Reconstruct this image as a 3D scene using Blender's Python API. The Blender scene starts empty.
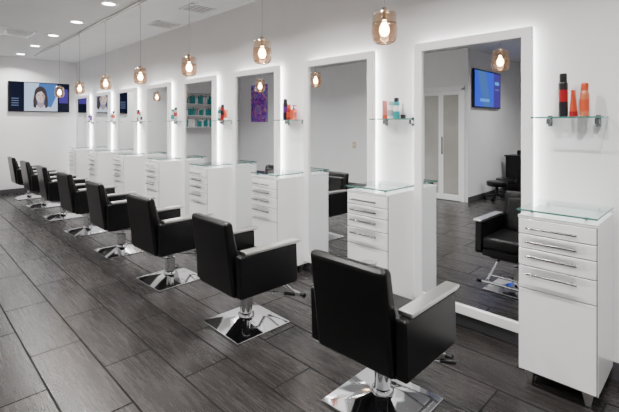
import bpy, bmesh, math, random
from mathutils import Vector, Matrix, Euler
random.seed(4)
S = bpy.context.scene
WX = 2.99      # right wall plane
BY = 10.85     # back wall plane
CH = 2.95      # ceiling height
N = 8

# ------------------------------------------------------------ materials
def mat(name, col=(.8,.8,.8), rough=.5, metal=0, emit=None, es=0, coat=0, spec=.5):
    m = bpy.data.materials.new(name); m.use_nodes = True
    b = m.node_tree.nodes['Principled BSDF']
    b.inputs['Base Color'].default_value = (*col, 1)
    b.inputs['Roughness'].default_value = rough
    b.inputs['Metallic'].default_value = metal
    b.inputs['Specular IOR Level'].default_value = spec
    b.inputs['Coat Weight'].default_value = coat
    b.inputs['Coat Roughness'].default_value = .05
    if emit:
        b.inputs['Emission Color'].default_value = (*emit, 1)
        b.inputs['Emission Strength'].default_value = es
    return m

def add_noise(m, scale=8, c1=(.7,.7,.7), c2=(.8,.8,.8), bump=0.0, bscale=60):
    nt = m.node_tree; b = nt.nodes['Principled BSDF']
    tc = nt.nodes.new('ShaderNodeTexCoord')
    n = nt.nodes.new('ShaderNodeTexNoise'); n.inputs['Scale'].default_value = scale
    n.inputs['Detail'].default_value = 4
    r = nt.nodes.new('ShaderNodeValToRGB')
    r.color_ramp.elements[0].color = (*c1, 1); r.color_ramp.elements[1].color = (*c2, 1)
    r.color_ramp.elements[0].position = .3; r.color_ramp.elements[1].position = .7
    nt.links.new(tc.outputs['Object'], n.inputs['Vector'])
    nt.links.new(n.outputs['Fac'], r.inputs['Fac'])
    nt.links.new(r.outputs['Color'], b.inputs['Base Color'])
    if bump:
        n2 = nt.nodes.new('ShaderNodeTexNoise'); n2.inputs['Scale'].default_value = bscale
        bp = nt.nodes.new('ShaderNodeBump'); bp.inputs['Strength'].default_value = bump
        bp.inputs['Distance'].default_value = .002
        nt.links.new(tc.outputs['Object'], n2.inputs['Vector'])
        nt.links.new(n2.outputs['Fac'], bp.inputs['Height'])
        nt.links.new(bp.outputs['Normal'], b.inputs['Normal'])
    return m

def glass(name, tint, refl=.12, rough=.02, emit=0.0):
    m = bpy.data.materials.new(name); m.use_nodes = True
    nt = m.node_tree; nt.nodes.clear()
    out = nt.nodes.new('ShaderNodeOutputMaterial')
    t = nt.nodes.new('ShaderNodeBsdfTransparent'); t.inputs['Color'].default_value = (*tint, 1)
    g = nt.nodes.new('ShaderNodeBsdfGlossy'); g.inputs['Roughness'].default_value = rough
    lw = nt.nodes.new('ShaderNodeLayerWeight'); lw.inputs['Blend'].default_value = refl
    mx = nt.nodes.new('ShaderNodeMixShader')
    nt.links.new(lw.outputs['Facing'], mx.inputs['Fac'])
    nt.links.new(t.outputs[0], mx.inputs[1]); nt.links.new(g.outputs[0], mx.inputs[2])
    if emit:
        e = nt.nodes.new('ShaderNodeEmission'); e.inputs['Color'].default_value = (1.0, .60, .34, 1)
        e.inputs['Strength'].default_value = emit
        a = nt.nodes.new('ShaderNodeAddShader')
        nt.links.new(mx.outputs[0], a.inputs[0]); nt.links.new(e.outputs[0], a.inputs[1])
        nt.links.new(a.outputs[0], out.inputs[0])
    else:
        nt.links.new(mx.outputs[0], out.inputs[0])
    return m

M_wall = add_noise(mat('wall_paint', rough=.55), 3, (.76,.76,.77), (.79,.79,.80), .05, 200)
M_ceil = add_noise(mat('ceiling_paint', rough=.8), 3, (.70,.70,.71), (.73,.73,.74), .05, 200)
M_base = add_noise(mat('baseboard_grey', rough=.4), 6, (.05,.05,.055), (.07,.07,.075))
M_white = add_noise(mat('white_lacquer', rough=.18, coat=.4), 2, (.86,.86,.87), (.88,.88,.89))
M_gap = mat('shadow_gap_grey', (.12,.12,.13), .6)
M_chrome = mat('chrome', (.80,.81,.83), .07, 1)
M_satin = mat('satin_aluminium', (.70,.69,.67), .30, 1)
M_handle = mat('handle_steel', (.30,.30,.31), .25, 1)
M_leather = add_noise(mat('black_leather', rough=.28, spec=.35), 30, (.002,.002,.0022), (.004,.004,.0045), .12, 220)
M_seam = mat('black_piping', (.002,.002,.002), .5)
M_black = mat('black_plastic', (.005,.005,.006), .35, spec=.3)
M_mirror = mat('mirror_silver', (.84,.855,.865), .0, 1)
M_led = mat('led_strip', (1,1,1), .5, emit=(1,.97,.95), es=50)
M_edge = mat('acrylic_light_edge', (1,1,1), .5, emit=(1,.98,.97), es=9)
M_down = mat('downlight_lens', (1,1,1), .5, emit=(1,.97,.92), es=20)
M_bulb = mat('filament_bulb', (1,1,1), .5, emit=(1,.80,.56), es=55)
M_glass = glass('clear_glass', (.90,.95,.935), .07)
M_gedge = mat('glass_edge_green', (.07,.20,.17), .1)
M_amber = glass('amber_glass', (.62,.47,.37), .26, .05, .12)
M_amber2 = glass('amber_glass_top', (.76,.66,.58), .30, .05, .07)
M_brass = mat('bronze_cap', (.30,.22,.15), .3, 1)
M_cord = mat('cord_grey', (.12,.12,.12), .5)
M_frost = add_noise(mat('frosted_glass', rough=.25), 1.5, (.33,.32,.29), (.43,.42,.39))

# plank floor
def floor_mat():
    m = mat('plank_floor_tile', rough=.3); nt = m.node_tree; b = nt.nodes['Principled BSDF']; L = nt.links.new
    tc = nt.nodes.new('ShaderNodeTexCoord')
    mp = nt.nodes.new('ShaderNodeMapping'); mp.inputs['Rotation'].default_value = (0,0,FLOOR_ROT)
    L(tc.outputs['Object'], mp.inputs['Vector'])
    br = nt.nodes.new('ShaderNodeTexBrick')
    br.inputs['Scale'].default_value = 1; br.inputs['Brick Width'].default_value = .9
    br.inputs['Row Height'].default_value = .3; br.inputs['Mortar Size'].default_value = .0055
    br.inputs['Mortar Smooth'].default_value = .1
    br.offset = .5
    br.inputs['Color1'].default_value = (.0,.0,.0,1); br.inputs['Color2'].default_value = (1,1,1,1)
    br.inputs['Mortar'].default_value = (.5,.5,.5,1)
    L(mp.outputs[0], br.inputs['Vector'])
    mp2 = nt.nodes.new('ShaderNodeMapping'); mp2.inputs['Scale'].default_value = (2.2, 42, 1)
    L(mp.outputs[0], mp2.inputs['Vector'])
    addv = nt.nodes.new('ShaderNodeVectorMath'); addv.operation = 'ADD'
    mulv = nt.nodes.new('ShaderNodeVectorMath'); mulv.operation = 'SCALE'; mulv.inputs['Scale'].default_value = 9
    L(br.outputs['Color'], mulv.inputs[0]); L(mp2.outputs[0], addv.inputs[0]); L(mulv.outputs[0], addv.inputs[1])
    n = nt.nodes.new('ShaderNodeTexNoise'); n.inputs['Scale'].default_value = 1.6; n.inputs['Detail'].default_value = 6
    n.inputs['Roughness'].default_value = .65
    L(addv.outputs[0], n.inputs['Vector'])
    r = nt.nodes.new('ShaderNodeValToRGB')
    r.color_ramp.elements[0].position = .28; r.color_ramp.elements[0].color = (.0120,.0108,.0105,1)
    r.color_ramp.elements[1].position = .78; r.color_ramp.elements[1].color = (.038,.0345,.0335,1)
    L(n.outputs['Fac'], r.inputs['Fac'])
    ml = nt.nodes.new('ShaderNodeMapRange'); ml.inputs['To Min'].default_value = .72; ml.inputs['To Max'].default_value = 1.3
    L(br.outputs['Color'], ml.inputs['Value'])
    sc = nt.nodes.new('ShaderNodeVectorMath'); sc.operation = 'SCALE'
    L(r.outputs['Color'], sc.inputs[0]); L(ml.outputs[0], sc.inputs['Scale'])
    mx = nt.nodes.new('ShaderNodeMix'); mx.data_type = 'RGBA'
    mx.inputs[7].default_value = (.001,.001,.001,1)
    L(br.outputs['Fac'], mx.inputs[0]); L(sc.outputs[0], mx.inputs[6])
    L(mx.outputs[2], b.inputs['Base Color'])
    rr = nt.nodes.new('ShaderNodeMapRange'); rr.inputs['To Min'].default_value = .20; rr.inputs['To Max'].default_value = .34
    L(n.outputs['Fac'], rr.inputs['Value'])
    rm = nt.nodes.new('ShaderNodeMath'); rm.operation = 'MAXIMUM'
    L(rr.outputs[0], rm.inputs[0]); L(br.outputs['Fac'], rm.inputs[1]); L(rm.outputs[0], b.inputs['Roughness'])
    b.inputs['Specular IOR Level'].default_value = .38
    bp = nt.nodes.new('ShaderNodeBump'); bp.inputs['Strength'].default_value = .6; bp.inputs['Distance'].default_value = .003
    bp.invert = True
    L(br.outputs['Fac'], bp.inputs['Height']); L(bp.outputs[0], b.inputs['Normal'])
    return m
FLOOR_ROT = math.radians(90)
M_floor = floor_mat()

# ------------------------------------------------------------ mesh builder
class B:
    def __init__(s): s.bm = bmesh.new(); s.mats = []
    def mi(s, m):
        if m not in s.mats: s.mats.append(m)
        return s.mats.index(m)
    def merge(s, t, m, smooth=False, M=None):
        if M is not None: bmesh.ops.transform(t, matrix=M, verts=t.verts)
        bmesh.ops.recalc_face_normals(t, faces=t.faces)
        i = s.mi(m)
        for f in t.faces: f.material_index = i; f.smooth = smooth
        me = bpy.data.meshes.new('t'); t.to_mesh(me); t.free()
        s.bm.from_mesh(me); bpy.data.meshes.remove(me)
    def box(s, x0, x1, y0, y1, z0, z1, m, bev=0, seg=2, M=None, smooth=None):
        t = bmesh.new(); bmesh.ops.create_cube(t, size=1)
        for v in t.verts:
            v.co = Vector(((x0+x1)/2 + v.co.x*(x1-x0), (y0+y1)/2 + v.co.y*(y1-y0), (z0+z1)/2 + v.co.z*(z1-z0)))
        if bev: bmesh.ops.bevel(t, geom=t.edges[:], offset=bev, segments=seg, affect='EDGES', profile=.5)
        s.merge(t, m, bool(bev) if smooth is None else smooth, M)
    def hull8(s, lo, hi, m, bev=0, seg=2):
        t = bmesh.new(); a = [t.verts.new(p) for p in lo]; b = [t.verts.new(p) for p in hi]
        t.faces.new(a); t.faces.new(b)
        for i in range(4): t.faces.new((a[i], a[(i+1)%4], b[(i+1)%4], b[i]))
        if bev: bmesh.ops.bevel(t, geom=t.edges[:], offset=bev, segments=seg, affect='EDGES', profile=.5)
        s.merge(t, m, bool(bev))
    def prism(s, pts, axis, a, b, m, bev=0, seg=2):
        t = bmesh.new()
        def P(p, h): return {'x':(h,p[0],p[1]), 'y':(p[0],h,p[1]), 'z':(p[0],p[1],h)}[axis]
        A = [t.verts.new(P(p,a)) for p in pts]; C = [t.verts.new(P(p,b)) for p in pts]
        t.faces.new(A); t.faces.new(C); n = len(pts)
        for i in range(n): t.faces.new((A[i],A[(i+1)%n],C[(i+1)%n],C[i]))
        if bev: bmesh.ops.bevel(t, geom=t.edges[:], offset=bev, segments=seg, affect='EDGES', profile=.5)
        s.merge(t, m, bool(bev))
    def cyl(s, p0, p1, r, m, r2=None, seg=20, smooth=True):
        p0 = Vector(p0); p1 = Vector(p1); d = p1-p0
        t = bmesh.new(); bmesh.ops.create_cone(t, cap_ends=True, segments=seg, radius1=r, radius2=r if r2 is None else r2, depth=d.length)
        M = Matrix.Translation((p0+p1)/2) @ d.to_track_quat('Z','Y').to_matrix().to_4x4()
        s.merge(t, m, smooth, M)
    def lathe(s, prof, m, c=(0,0,0), seg=28, M=None, sx=1, sy=1):
        t = bmesh.new(); rings = []
        for r, z in prof:
            if r < 1e-5: rings.append([t.verts.new((0,0,z))])
            else: rings.append([t.verts.new((sx*r*math.cos(2*math.pi*k/seg), sy*r*math.sin(2*math.pi*k/seg), z)) for k in range(seg)])
        for a, b in zip(rings, rings[1:]):
            for k in range(seg):
                k2 = (k+1)%seg
                if len(a)==1 and len(b)==1: continue
                if len(a)==1: t.faces.new((a[0], b[k], b[k2]))
                elif len(b)==1: t.faces.new((a[k], a[k2], b[0]))
                else: t.faces.new((a[k], a[k2], b[k2], b[k]))
        MM = Matrix.Translation(c)
        if M is not None: MM = M @ MM
        s.merge(t, m, True, MM)
    def tube(s, pts, r, m, seg=12):
        pts = [Vector(p) for p in pts]
        for a, b in zip(pts, pts[1:]): s.cyl(a, b, r, m, seg=seg)
        for p in pts:
            t = bmesh.new(); bmesh.ops.create_uvsphere(t, u_segments=seg, v_segments=8, radius=r)
            s.merge(t, m, True, Matrix.Translation(p))
    def flat(s, pts, m):
        t = bmesh.new(); t.faces.new([t.verts.new(p) for p in pts]); 
        i = s.mi(m)
        for f in t.faces: f.material_index = i
        me = bpy.data.meshes.new('t'); t.to_mesh(me); t.free(); s.bm.from_mesh(me); bpy.data.meshes.remove(me)
    def mesh(s, name):
        me = bpy.data.meshes.new(name); s.bm.to_mesh(me); s.bm.free()
        for m in s.mats: me.materials.append(m)
        me.set_sharp_from_angle(angle=math.radians(50))
        return me
def place(name, me, loc=(0,0,0), rz=0, wn=True, parent=None):
    o = bpy.data.objects.new(name, me); S.collection.objects.link(o)
    o.location = loc; o.rotation_euler = (0,0,rz)
    if wn:
        w = o.modifiers.new('wn','WEIGHTED_NORMAL'); w.keep_sharp = True
    if parent: o.parent = parent
    return o

# ------------------------------------------------------------ room shell
LX, FX, FY, RY = -1.86, -4.7, -4.0, 3.45
def slab(name, x0,x1,y0,y1,z0,z1,m):
    b = B(); b.box(x0,x1,y0,y1,z0,z1,m); return place(name, b.mesh(name), wn=False)
slab('floor', FX-.15, WX+.15, FY-.15, BY+.15, -.1, 0, M_floor)
slab('ceiling', FX-.15, WX+.15, FY-.15, BY+.15, CH, CH+.1, M_ceil)
slab('wall_right', WX, WX+.15, FY-.15, BY+.15, 0, CH, M_wall)
slab('wall_back', LX-.15, WX, BY, BY+.15, 0, CH, M_wall)
slab('wall_left', LX-.15, LX, RY, BY, 0, CH, M_wall)
slab('wall_return', FX, LX-.15, RY, RY+.15, 0, CH, M_wall)
slab('wall_far_left', FX-.15, FX, FY, RY+.15, 0, CH, M_wall)
slab('wall_front', FX-.15, WX, FY-.15, FY, 0, CH, M_wall)
bh, bt = .1, .012
slab('baseboard_right', WX-bt, WX, FY, BY, 0, bh, M_base)
slab('baseboard_back', LX, WX-bt, BY-bt, BY, 0, bh, M_base)
slab('baseboard_left', LX, LX+bt, 4.48, BY-bt, 0, bh, M_base)
slab('baseboard_return', FX, LX, RY-bt, RY, 0, bh, M_base)
slab('baseboard_far_left', FX, FX+bt, FY, RY-bt, 0, bh, M_base)

# ------------------------------------------------------------ backlit mirrors
MW, MZ0, MZ1, FW = .860, .115, 2.135, .065
def mirror_mesh():
    b = B()
    xb, xf = -.04, -.085
    b.box(xf, xb, -FW, 0, MZ0, MZ1, M_white, .004)
    b.box(xf, xb, -MW, -MW+FW, MZ0, MZ1, M_white, .004)
    b.box(xf, xb, -MW+FW-.003, -FW+.003, MZ1-FW, MZ1, M_white, .004)
    b.box(xf, xb, -MW+FW-.003, -FW+.003, MZ0, MZ0+FW, M_white, .004)
    b.box(xb-.025, xb-.01, -MW+FW-.002, -FW+.002, MZ0+FW-.002, MZ1-FW+.002, M_gap)
    b.flat([(xb-.0275, -MW+FW-.001, MZ0+FW-.001), (xb-.0275, -MW+FW-.001, MZ1-FW+.001), (xb-.0275, -FW+.001, MZ1-FW+.001), (xb-.0275, -FW+.001, MZ0+FW-.001)], M_mirror)
    b.box(xb+.002, -.018, -MW+.07, -.07, MZ0+.07, MZ1-.07, M_white)
    # acrylic light-guide edge just behind the frame
    e0,e1 = xb, xb+.010
    b.box(e0,e1,-.012,-.001,MZ0+.01,MZ1-.001,M_edge); b.box(e0,e1,-MW+.001,-MW+.012,MZ0+.01,MZ1-.001,M_edge)
    b.box(e0,e1,-MW+.012,-.012,MZ1-.012,MZ1-.001,M_edge)
    for y0,y1,z0,z1 in ((-.068,-.052,MZ0+.06,MZ1-.06),(-MW+.052,-MW+.068,MZ0+.06,MZ1-.06),(-MW+.07,-.07,MZ1-.068,MZ1-.052)):
        b.box(-.036,-.024,y0,y1,z0,z1,M_led)
    for y in (-.25,-MW+.25):
        for z in (.5,1.8): b.box(-.020,0,y-.04,y+.04,z-.03,z+.03,M_satin)
    return b.mesh('wall_mirror')
me = mirror_mesh()
PM = 1.262
for i in range(N): place('wall_mirror', me, (WX, 1.739+PM*i, 0))

# ------------------------------------------------------------ drawer cabinets
CD = .425
def cabinet_mesh():
    b = B(); D = CD; W = .386; z0, z1 = .078, .972
    b.box(-D+.018, 0, -W, 0, z0, z1, M_white, .003)
    fr = [(.955,.872),(.867,.790),(.785,.690),(.685,.560),(.555,.09)]
    for k,(t,l) in enumerate(fr):
        b.box(-D, -D+.0165, -W+.005, -.005, l, t, M_white, .003)
        if k < 4:
            hz = t-.035 if k else t-.045
            b.cyl((-D-.028,-.05,hz),(-D-.028,-W+.085,hz),.0065,M_handle,seg=10)
            for y in (-.08,-W+.115): b.cyl((-D,y,hz),(-D-.028,y,hz),.004,M_handle,seg=8)
    b.box(-D+.0168,-D+.0178,-W+.002,-.002,z0+.003,z1-.003,M_gap)
    b.box(-D+.001, -.0, -W+.0005, -.0005, .958, z1+.003, M_white, .002)
    for x in (-D+.055,-.05):
        for y in (-.05,-W+.05):
            b.hull8([(x-.012,y-.012,0),(x+.012,y-.012,0),(x+.012,y+.012,0),(x-.012,y+.012,0)],
                    [(x-.026,y-.026,z0+.001),(x+.026,y-.026,z0+.001),(x+.026,y+.026,z0+.001),(x-.026,y+.026,z0+.001)], M_satin, .002)
    for x in (-D+.06,-.06):
        for y in (-.06,-W+.06): b.cyl((x,y,z1),(x,y,z1+.03),.011,M_chrome,seg=14)
    b.box(-D-.010,.0,-W-.001,.002,z1+.03,z1+.04,M_glass)
    b.box(-D-.0115,-D-.010,-W-.001,.002,z1+.0302,z1+.0398,M_gedge)
    b.box(-D-.0115,.0,-W-.0022,-W-.001,z1+.0302,z1+.0398,M_gedge)
    return b.mesh('drawer_cabinet')
me = cabinet_mesh()
PCAB = 1.262
for i in range(N): place('drawer_cabinet', me, (WX-bt-.002, .846+PCAB*i+(.026 if i else 0), 0))

# ------------------------------------------------------------ glass wall shelves
SZ = 1.545
def shelf_mesh():
    b = B()
    b.box(-.155,-.004,-.38,0,SZ-.01,SZ,M_glass)
    b.box(-.1565,-.155,-.3805,.0005,SZ-.0098,SZ-.0002,M_gedge)
    b.box(-.155,-.004,-.3815,-.38,SZ-.0098,SZ-.0002,M_gedge)
    for y in (-.07,-.33):
        b.box(-.05,0,y-.012,y+.012,SZ-.045,SZ-.0105,M_handle,.003)
        b.box(-.008,0,y-.014,y+.014,SZ-.06,SZ+.01,M_handle,.002)
    return b.mesh('glass_shelf')
me = shelf_mesh()
for i in range(N): place('glass_shelf', me, (WX, .863+PCAB*i, 0))

# ------------------------------------------------------------ hair products
def pm(name, c, r=.3): return mat(name, c, r)
cols = {'orange':(.55,.075,.025),'copper':(.50,.15,.07),'red':(.30,.008,.012),'teal':(.02,.30,.30),'white':(.8,.8,.8),'black':(.012,.012,.015),'silver':(.4,.4,.42),'pink':(.6,.2,.17),'purple':(.12,.03,.25)}
PMT = {k: pm('product_'+k, v) for k,v in cols.items()}
def spray_can(c1,c2,h=.24):
    b=B(); r=.026
    b.lathe([(0,0),(r*.95,0),(r,.006),(r,h*.34)],PMT[c1],seg=20)
    b.lathe([(r,h*.34),(r,h*.62)],PMT[c2],seg=20)
    b.lathe([(r,h*.62),(r,h*.76),(r*.85,h*.80),(r*.45,h*.82)],PMT[c1],seg=20)
    b.lathe([(r*.8,h*.79),(r*.8,h*.97),(r*.7,h),(0,h)],PMT['black'],seg=20)
    return b.mesh('hairspray_can')
def shampoo(c1,c2,h=.2):
    b=B(); r=.03
    b.lathe([(0,0),(r*.9,0),(r,.008),(r,h*.62),(r*.9,h*.72),(r*.6,h*.78),(r*.6,h*.8)],PMT[c1],seg=20,sy=.8)
    b.lathe([(r*1.005,h*.15),(r*1.005,h*.5)],PMT[c2],seg=20,sy=.8)
    b.lathe([(r*.66,h*.78),(r*.66,h*.96),(r*.5,h),(0,h)],PMT[c2],seg=16)
    return b.mesh('shampoo_bottle')
def tube_(c1,c2,h=.17):
    b=B(); 
    b.lathe([(0,0),(.022,0),(.022,.03)],PMT[c2],seg=18)
    t=bmesh.new(); A=[];C=[]
    for k in range(18):
        a=2*math.pi*k/18; A.append(t.verts.new((.021*math.cos(a),.021*math.sin(a),.03))); C.append(t.verts.new((.028*math.cos(a),.003*math.sin(a),h)))
    for k in range(18): t.faces.new((A[k],A[(k+1)%18],C[(k+1)%18],C[k]))
    t.faces.new(C); t.faces.new(A)
    b.merge(t,PMT[c1],True)
    return b.mesh('hair_cream_tube')
def pump(c1,c2,h=.21):
    b=B(); r=.03
    b.box(-r,r,-r*.8,r*.8,0,h*.68,PMT[c1],.008,3)
    b.box(-r*.7,r*.7,-r*.81,-r*.8,h*.15,h*.5,PMT[c2])
    b.cyl((0,0,h*.67),(0,0,h*.78),.013,PMT[c2]); b.cyl((0,0,h*.78),(0,0,h*.95),.005,PMT[c2])
    b.box(-.012,.035,-.008,.008,h*.93,h,PMT[c2],.003)
    return b.mesh('pump_bottle')
kinds = {'can':('hairspray_can',spray_can),'sham':('shampoo_bottle',shampoo),'tube':('hair_cream_tube',tube_),'pump':('pump_bottle',pump)}
sets = [
 [('can','black','red',.265,-.155),('tube','orange','red',.16,-.21),('sham','copper','orange',.20,-.268)],
 [('tube','pink','orange',.15,-.10),('sham','white','silver',.14,-.16),('can','teal','white',.17,-.215),('tube','silver','black',.12,-.28)],
 [('can','black','purple',.22,-.1),('sham','red','orange',.16,-.16),('pump','orange','red',.15,-.23)],
 [('sham','teal','white',.18,-.1),('can','red','black',.2,-.17),('tube','orange','white',.13,-.24)],
 [('sham','white','teal',.18,-.1),('can','silver','red',.2,-.19)],
 [('can','red','white',.2,-.12),('pump','white','black',.16,-.2)],
 [('sham','teal','white',.16,-.15),('can','white','orange',.2,-.23)],
 [('sham','black','white',.18,-.12),('tube','purple','white',.14,-.2)],
]
for i,st in enumerate(sets):
    for k,c1,c2,h,dy in st:
        nm,fn = kinds[k]
        place(nm, fn(c1,c2,h), (WX-.085, .855+PCAB*i+dy, SZ+.0006), random.uniform(-.3,.3))

# ------------------------------------------------------------ salon chairs
def chair_mesh():
    b = B()
    h=.235
    b.box(-h,h,-h,h,0,.012,M_chrome,.003)
    b.hull8([(-h+.004,-h+.004,.012),(h-.004,-h+.004,.012),(h-.004,h-.004,.012),(-h+.004,h-.004,.012)],
            [(-.05,-.05,.06),(.05,-.05,.06),(.05,.05,.06),(-.05,.05,.06)],M_chrome)
    b.lathe([(.062,.05),(.06,.075),(.046,.085),(.044,.20),(.046,.205),(.034,.21),(.0,.21)],M_chrome)
    b.cyl((0,0,.2),(0,0,.275),.027,M_chrome)
    b.box(-.14,.14,-.12,.12,.272,.292,M_black,.004)
    b.box(-.2,.2,-.18,.18,.290,.315,M_black,.004)
    b.tube([(0,-.04,.255),(.1,-.16,.25),(.19,-.27,.245)],.008,M_chrome)
    b.cyl((.17,-.245,.246),(.22,-.31,.243),.013,M_black)
    b.box(-.24,.25,-.235,.235,.312,.38,M_leather,.015,3)
    b.box(-.22,.27,-.232,.232,.375,.485,M_leather,.032,5)
    for s in (-1,1):
        y0,y1 = sorted((s*.234,s*.298))
        b.prism([(-.250,.325),(.240,.325),(.262,.345),(.250,.612),(-.262,.612)],'y',y0,y1,M_leather,.013,3)
        ya,yb = sorted((s*.228,s*.304))
        b.prism([(-.215,.612),(.250,.612),(.282,.618),(.288,.628),(.275,.638),(-.215,.638)],'y',ya,yb,M_satin,.006,2)
    # backrest, slightly reclined
    b.prism([(-.205,.32),(-.265,.32),(-.335,.825),(-.322,.842),(-.284,.842),(-.266,.822),(-.205,.46)],'y',-.233,.233,M_leather,.020,4)
    b.prism([(-.215,.47),(-.170,.49),(-.232,.76),(-.258,.79),(-.280,.79)],'y',-.19,.19,M_leather,.016,3)
    for s in (-1,1):
        b.tube([(.13,s*.10,.30),(.25,s*.10,.285),(.38,s*.13,.155),(.41,s*.13,.145)],.011,M_chrome)
    b.tube([(.41,-.19,.145),(.41,.19,.145)],.012,M_chrome)
    b.tube([(.345,-.13,.19),(.345,.13,.19)],.009,M_chrome)
    for s in (-1,1): b.cyl((.41,s*.165,.145),(.41,s*.205,.145),.017,M_black)
    return b.mesh('salon_chair')
me = chair_mesh()
rots = [0.02,-.02,.04,0,.05,-.03,.02,0]
PC = 1.245
for i in range(N): place('salon_chair', me, (1.86+.006*i, 1.305+PC*i, 0), rots[i])

# ------------------------------------------------------------ ceiling track + pendants
PX = 2.03; PZ = 1.973; PS = .92
b = B(); b.box(PX-.018,PX+.018,.6,10.3,CH-.022,CH,M_white,.003)
b.box(PX-.006,PX+.006,.6,10.3,CH-.024,CH-.0215,M_gap)
place('ceiling_track_rail', b.mesh('ceiling_track_rail'))
def pendant_mesh():
    b = B()
    b.lathe([(.044,0),(.060,.005),(.074,.022),(.081,.05),(.083,.085),(.080,.112),(.074,.124)],M_amber,seg=36)
    b.lathe([(.074,.124),(.0765,.130),(.0765,.178),(.074,.190),(.060,.203),(.035,.210),(.018,.212)],M_amber2,seg=36)
    b.lathe([(.073,.122),(.078,.124),(.078,.129),(.073,.131)],M_brass,seg=36)
    b.lathe([(.042,.000),(.047,.003),(.042,.006)],M_brass,seg=30)
    b.cyl((0,0,.205),(0,0,.230),.016,M_brass); b.cyl((0,0,.15),(0,0,.206),.012,M_brass)
    b.lathe([(.0,.045),(.020,.052),(.032,.078),(.029,.105),(.014,.135),(.012,.15)],M_bulb,seg=20)
    L=(CH-PZ)/PS
    b.cyl((0,0,.225),(0,0,L-.06),.0022,M_cord,seg=8)
    b.cyl((0,0,L-.075),(0,0,L-.0262),.018,M_white)
    return b.mesh('pendant_lamp')
me = pendant_mesh(); me.transform(Matrix.Scale(PS,4))
for i in range(0,7): place('pendant_lamp', me, (PX, 1.412+1.152*i, PZ))

# ------------------------------------------------------------ downlights
b = B(); b.lathe([(.092,0),(.090,-.008),(.072,-.006),(.070,-.002)],M_white); b.lathe([(0,-.003),(.071,-.003)],M_down)
dme = b.mesh('ceiling_downlight')
def downlight(x,y,w):
    o = place('ceiling_downlight', dme, (x,y,CH))
    l = bpy.data.lights.new('downlight_beam','AREA'); l.shape='DISK'; l.size=.13; l.energy=w; l.color=(1,.968,.94); l.spread=math.radians(140)
    lo = bpy.data.objects.new('downlight_beam', l); S.collection.objects.link(lo); lo.parent=o; lo.location=(0,0,-.012)
for k in range(9): downlight(1.8, .19+1.26*k, 36)
for y in (-2.5,.4,3.0,5.6,8.2): downlight(-.1, y, 42)  # extra row, not a known fixture, added to brighten the room
for y in (-2.5,.0,2.2): downlight(-2.6, y, 40)  # left-hand row, likewise added only for illumination
downlight(1.8,-2.2,42)

# ------------------------------------------------------------ ceiling vents
def vent_mesh(s):
    b = B(); h=s/2
    b.box(-h,h,-h,-h+.03,-.012,0,M_white,.002); b.box(-h,h,h-.03,h,-.012,0,M_white,.002)
    b.box(-h,-h+.03,-h,h,-.012,0,M_white,.002); b.box(h-.03,h,-h,h,-.012,0,M_white,.002)
    b.box(-h+.02,h-.02,-h+.02,h-.02,-.003,-.0,M_base)
    n=int(s/.065)
    for k in range(1,n):
        y=-h+.02+k*(s-.04)/n
        b.box(-h+.02,h-.02,y-.008,y+.008,-.010,-.004,M_white,M=None)
    return b.mesh('ceiling_air_vent')
place('ceiling_air_vent', vent_mesh(.34),(2.66,4.65,CH)); place('ceiling_air_vent', vent_mesh(.34),(2.74,5.75,CH))
place('ceiling_air_vent', vent_mesh(.6),(1.25,7.9,CH))

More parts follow.
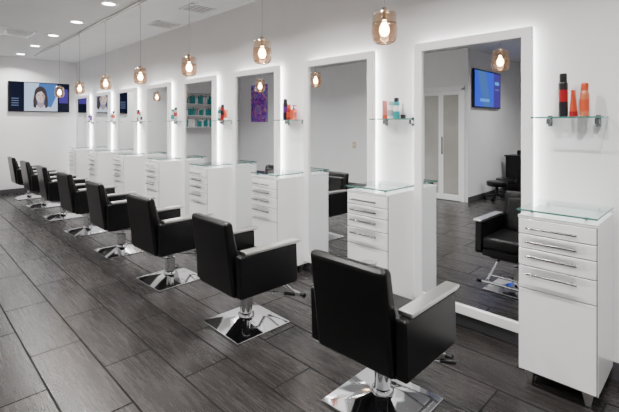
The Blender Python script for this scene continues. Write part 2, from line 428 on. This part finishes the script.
# ------------------------------------------------------------ televisions
def em(n,c,s=1.6): 
    return mat(n,(0,0,0),.3,emit=c,es=s,spec=.1)
SC = dict(navy=em('screen_navy',(.003,.005,.018)), blue=em('screen_blue',(.05,.13,.36)), pale=em('screen_pale',(.40,.52,.70)),
          violet=em('screen_violet',(.05,.03,.22)), text=em('screen_text',(.12,.16,.28)), hair=em('screen_hair',(.045,.033,.035)),
          skin=em('screen_skin',(.56,.44,.42)), shade=em('screen_skin_shade',(.32,.24,.25)), dark=em('screen_dark',(.02,.02,.025)),
          top=em('screen_top',(.50,.55,.65)), lip=em('screen_lip',(.34,.13,.14)), royal=em('screen_royal',(.03,.07,.62)), cyan=em('screen_cyan',(.08,.30,.80)))
def tv_mesh(portrait):
    b = B(); W,H=1.17,.66
    b.box(-W/2,W/2,-.05,-.012,-H/2,H/2,M_black,.006)
    b.box(-.2,.2,-.013,-.001,-.15,.15,M_black)
    y=-.0508
    def rect(x0,x1,z0,z1,m,dy=0): b.flat([(x0,y-dy,z0),(x1,y-dy,z0),(x1,y-dy,z1),(x0,y-dy,z1)],SC[m])
    def ell(cx,cz,rx,rz,m,dy,n=32):
        b.flat([(cx+rx*math.cos(2*math.pi*k/n),y-dy,cz+rz*math.sin(2*math.pi*k/n)) for k in range(n)],SC[m])
    def poly(p,m,dy): b.flat([(x,y-dy,z) for x,z in p],SC[m])
    if not portrait:
        rect(-.565,.565,-.31,.31,'royal'); rect(-.565,-.25,-.31,.31,'violet',.0003)
        poly([(-.1,-.31),(.2,-.31),(.45,.31),(.1,.31)],'blue',.0004); rect(-.05,.35,-.22,-.17,'cyan',.0006)
        rect(-.5,-.3,.1,.16,'cyan',.0006); rect(-.5,-.32,0,.03,'text',.0006)
        return b.mesh('television')
    rect(-.565,.565,-.31,.31,'navy'); rect(-.30,.34,-.31,.31,'blue',.0003); poly([(-.30,-.31),(-.12,-.31),(-.02,.31),(-.30,.31)],'pale',.0005)
    poly([(.18,-.31),(.34,-.31),(.34,.1)],'pale',.0005)
    rect(.37,.55,-.12,.2,'violet',.0005)
    for k in range(4): rect(-.53,-.40,-.2+k*.05,-.185+k*.05,'text',.0005)
    poly([(-.25,-.31),(-.19,-.23),(-.07,-.18),(.09,-.18),(.21,-.23),(.27,-.31)],'top',.0008)
    poly([(-.05,-.20),(-.045,-.08),(.065,-.08),(.07,-.20),(.01,-.25)],'shade',.0010)
    ell(.006,.075,.118,.165,'hair',.0009)
    poly([(-.112,.08),(-.135,-.08),(-.13,-.22),(-.085,-.25),(-.062,-.15),(-.07,.0)],'hair',.0011)
    poly([(.124,.09),(.150,-.07),(.145,-.22),(.10,-.25),(.078,-.15),(.084,.0)],'hair',.0011)
    ell(.005,.015,.086,.138,'skin',.0013); poly([(.045,.13),(.082,.08),(.089,-.01),(.06,-.09),(.05,.0)],'shade',.0014)
    poly([(-.092,.02),(-.094,.11),(-.05,.165),(.04,.17),(.098,.11),(.096,.02),(.07,.085),(.02,.135),(-.05,.10)],'hair',.0016)
    for cx in (-.033,.040):
        ell(cx,.030,.015,.006,'dark',.0018); ell(cx,.052,.020,.004,'hair',.0018)
    ell(.003,-.068,.026,.008,'lip',.0018); poly([(-.008,-.030),(.014,-.030),(.006,.015)],'shade',.0017)
    return b.mesh('television')
place('television', tv_mesh(True), (2.255,BY-.001,2.10))
t2 = tv_mesh(False); t2.transform(Matrix.Scale(1.14,4)); place('television', t2, (-2.68,RY-.001,2.2))

# ------------------------------------------------------------ left side fittings (seen in the mirrors)
b = B()
y0,y1 = 3.57,4.40
b.box(0,.05,y0-.07,y0,0,2.2,M_white,.004); b.box(0,.05,y1,y1+.07,0,2.2,M_white,.004); b.box(0,.05,y0-.07,y1+.07,2.15,2.24,M_white,.004)
for a,c in ((y0,(y0+y1)/2),((y0+y1)/2,y1)):
    b.box(.005,.035,a+.002,a+.05,.01,2.15,M_white,.003); b.box(.005,.035,c-.05,c-.002,.01,2.15,M_white,.003)
    b.box(.005,.035,a+.05,c-.05,.01,.12,M_white,.003); b.box(.005,.035,a+.05,c-.05,2.07,2.15,M_white,.003)
    b.box(.012,.026,a+.05,c-.05,.12,2.07,M_frost)
b.box(.035,.06,(y0+y1)/2-.04,(y0+y1)/2-.02,.9,1.25,M_handle,.004)
place('door_1', b.mesh('door_1'), (LX+.001,0,0))
b = B(); b.box(0,.008,-.05,.05,-.075,.075,pm('switch_ivory',(.55,.45,.26)),.003); b.box(.008,.014,-.012,.012,-.025,.025,M_white,.002)
place('light_switch', b.mesh('light_switch'), (LX,6.22,1.0))
mp_ = mat('poster_print', rough=.35); nt = mp_.node_tree; bs = nt.nodes['Principled BSDF']
tc = nt.nodes.new('ShaderNodeTexCoord'); wv = nt.nodes.new('ShaderNodeTexNoise'); wv.inputs['Scale'].default_value=3.2; wv.inputs['Distortion'].default_value=2.5
rp = nt.nodes.new('ShaderNodeValToRGB'); e = rp.color_ramp.elements
e[0].position=.3; e[0].color=(.02,.01,.18,1); e[1].position=.75; e[1].color=(.9,.8,.75,1)
for p,c in ((.42,(.15,.02,.5)),(.5,(.55,.05,.4)),(.58,(.05,.2,.75)),(.66,(.85,.3,.1))):
    q=e.new(p); q.color=(*c,1)
nt.links.new(tc.outputs['Object'],wv.inputs['Vector']); nt.links.new(wv.outputs['Fac'],rp.inputs['Fac']); nt.links.new(rp.outputs['Color'],bs.inputs['Base Color'])
b = B(); b.box(0,.02,-.42,.42,-.58,.58,M_white,.003); b.box(.02,.022,-.40,.40,-.56,.56,mp_)
place('wall_poster', b.mesh('wall_poster'), (LX,9.85,2.12))
b = B()
b.box(-.55,.55,-.02,0,-.5,.5,M_white)
for x in (-.55,.53): b.box(x,x+.02,-.28,-.0,-.5,.5,M_white,.002)
for k in range(4):
    z=-.5+k*.327; b.box(-.55,.55,-.28,-.0,z,z+.02,M_white,.002)
for k in range(3):
    z=-.48+k*.327; x=-.5
    while x<.46:
        w=random.uniform(.045,.07); h=random.uniform(.15,.24)
        b.box(x,x+w,-.2,-.14,z,z+h,PMT[random.choice(['teal','teal','white','teal','silver'])],.008,2)
        b.cyl((x+w/2,-.17,z+h-.002),(x+w/2,-.17,z+h+.03),.014,PMT[random.choice(['white','black'])],seg=12)
        x+=w+.015
place('product_display_shelf', b.mesh('product_display_shelf'), (-.35,BY-.001,1.9))
# low rolling stool
b = B(); SH=.38
b.lathe([(0,SH-.10),(.17,SH-.10),(.19,SH-.085),(.195,SH-.03),(.185,SH-.008),(.14,SH),(0,SH)],M_leather); b.cyl((0,0,.10),(0,0,SH-.09),.03,M_black)
for k in range(5):
    a=2*math.pi*k/5; p=(.22*math.cos(a),.22*math.sin(a),.075)
    b.tube([(0,0,.12),p],.018,M_black); b.cyl((p[0],p[1],.05),(p[0],p[1],.08),.008,M_black,seg=8); b.cyl((p[0]-.014,p[1],.03),(p[0]+.014,p[1],.03),.03,M_black,seg=16)
sm = b.mesh('rolling_stool')
place('rolling_stool', sm, (-2.50,3.15,0)); place('rolling_stool', sm, (-3.05,3.18,0))
# black salon trolley with closed drawers
b = B()
b.box(-.18,.18,-.16,.16,.07,.80,M_black,.01,3)
for k in range(4): b.box(-.165,.165,-.170,-.159,.10+k*.165,.25+k*.165,M_leather,.004); b.cyl((-.06,-.178,.225+k*.165),(.06,-.178,.225+k*.165),.006,M_handle,seg=8)
b.box(-.2,.2,-.18,.18,.80,.83,M_black,.008,3)
for x in (-.14,.14):
    for y in (-.12,.12): b.cyl((x,y-.012,.03),(x,y+.012,.03),.03,M_black,seg=16); b.cyl((x,y,.03),(x,y,.08),.008,M_black,seg=8)
b.lathe([(.04,.829),(.045,.90),(.03,.93),(0,.93)],M_black,c=(-.08,0,0))
place('salon_trolley', b.mesh('salon_trolley'), (-3.62,3.15,0), .2)

# ------------------------------------------------------------ world + camera
w = bpy.data.worlds.new('World'); S.world = w; w.use_nodes = True
w.node_tree.nodes['Background'].inputs[0].default_value = (.6,.7,.9,1); w.node_tree.nodes['Background'].inputs[1].default_value = .3
cd = bpy.data.cameras.new('camera'); co = bpy.data.objects.new('camera', cd); S.collection.objects.link(co)
co.location = (0,0,1.5); co.rotation_euler = (math.radians(90),0,math.radians(-44.9))
cd.sensor_width = 36; cd.lens = 413/619*36; cd.shift_y = -82/619; cd.clip_start=.05
S.camera = co
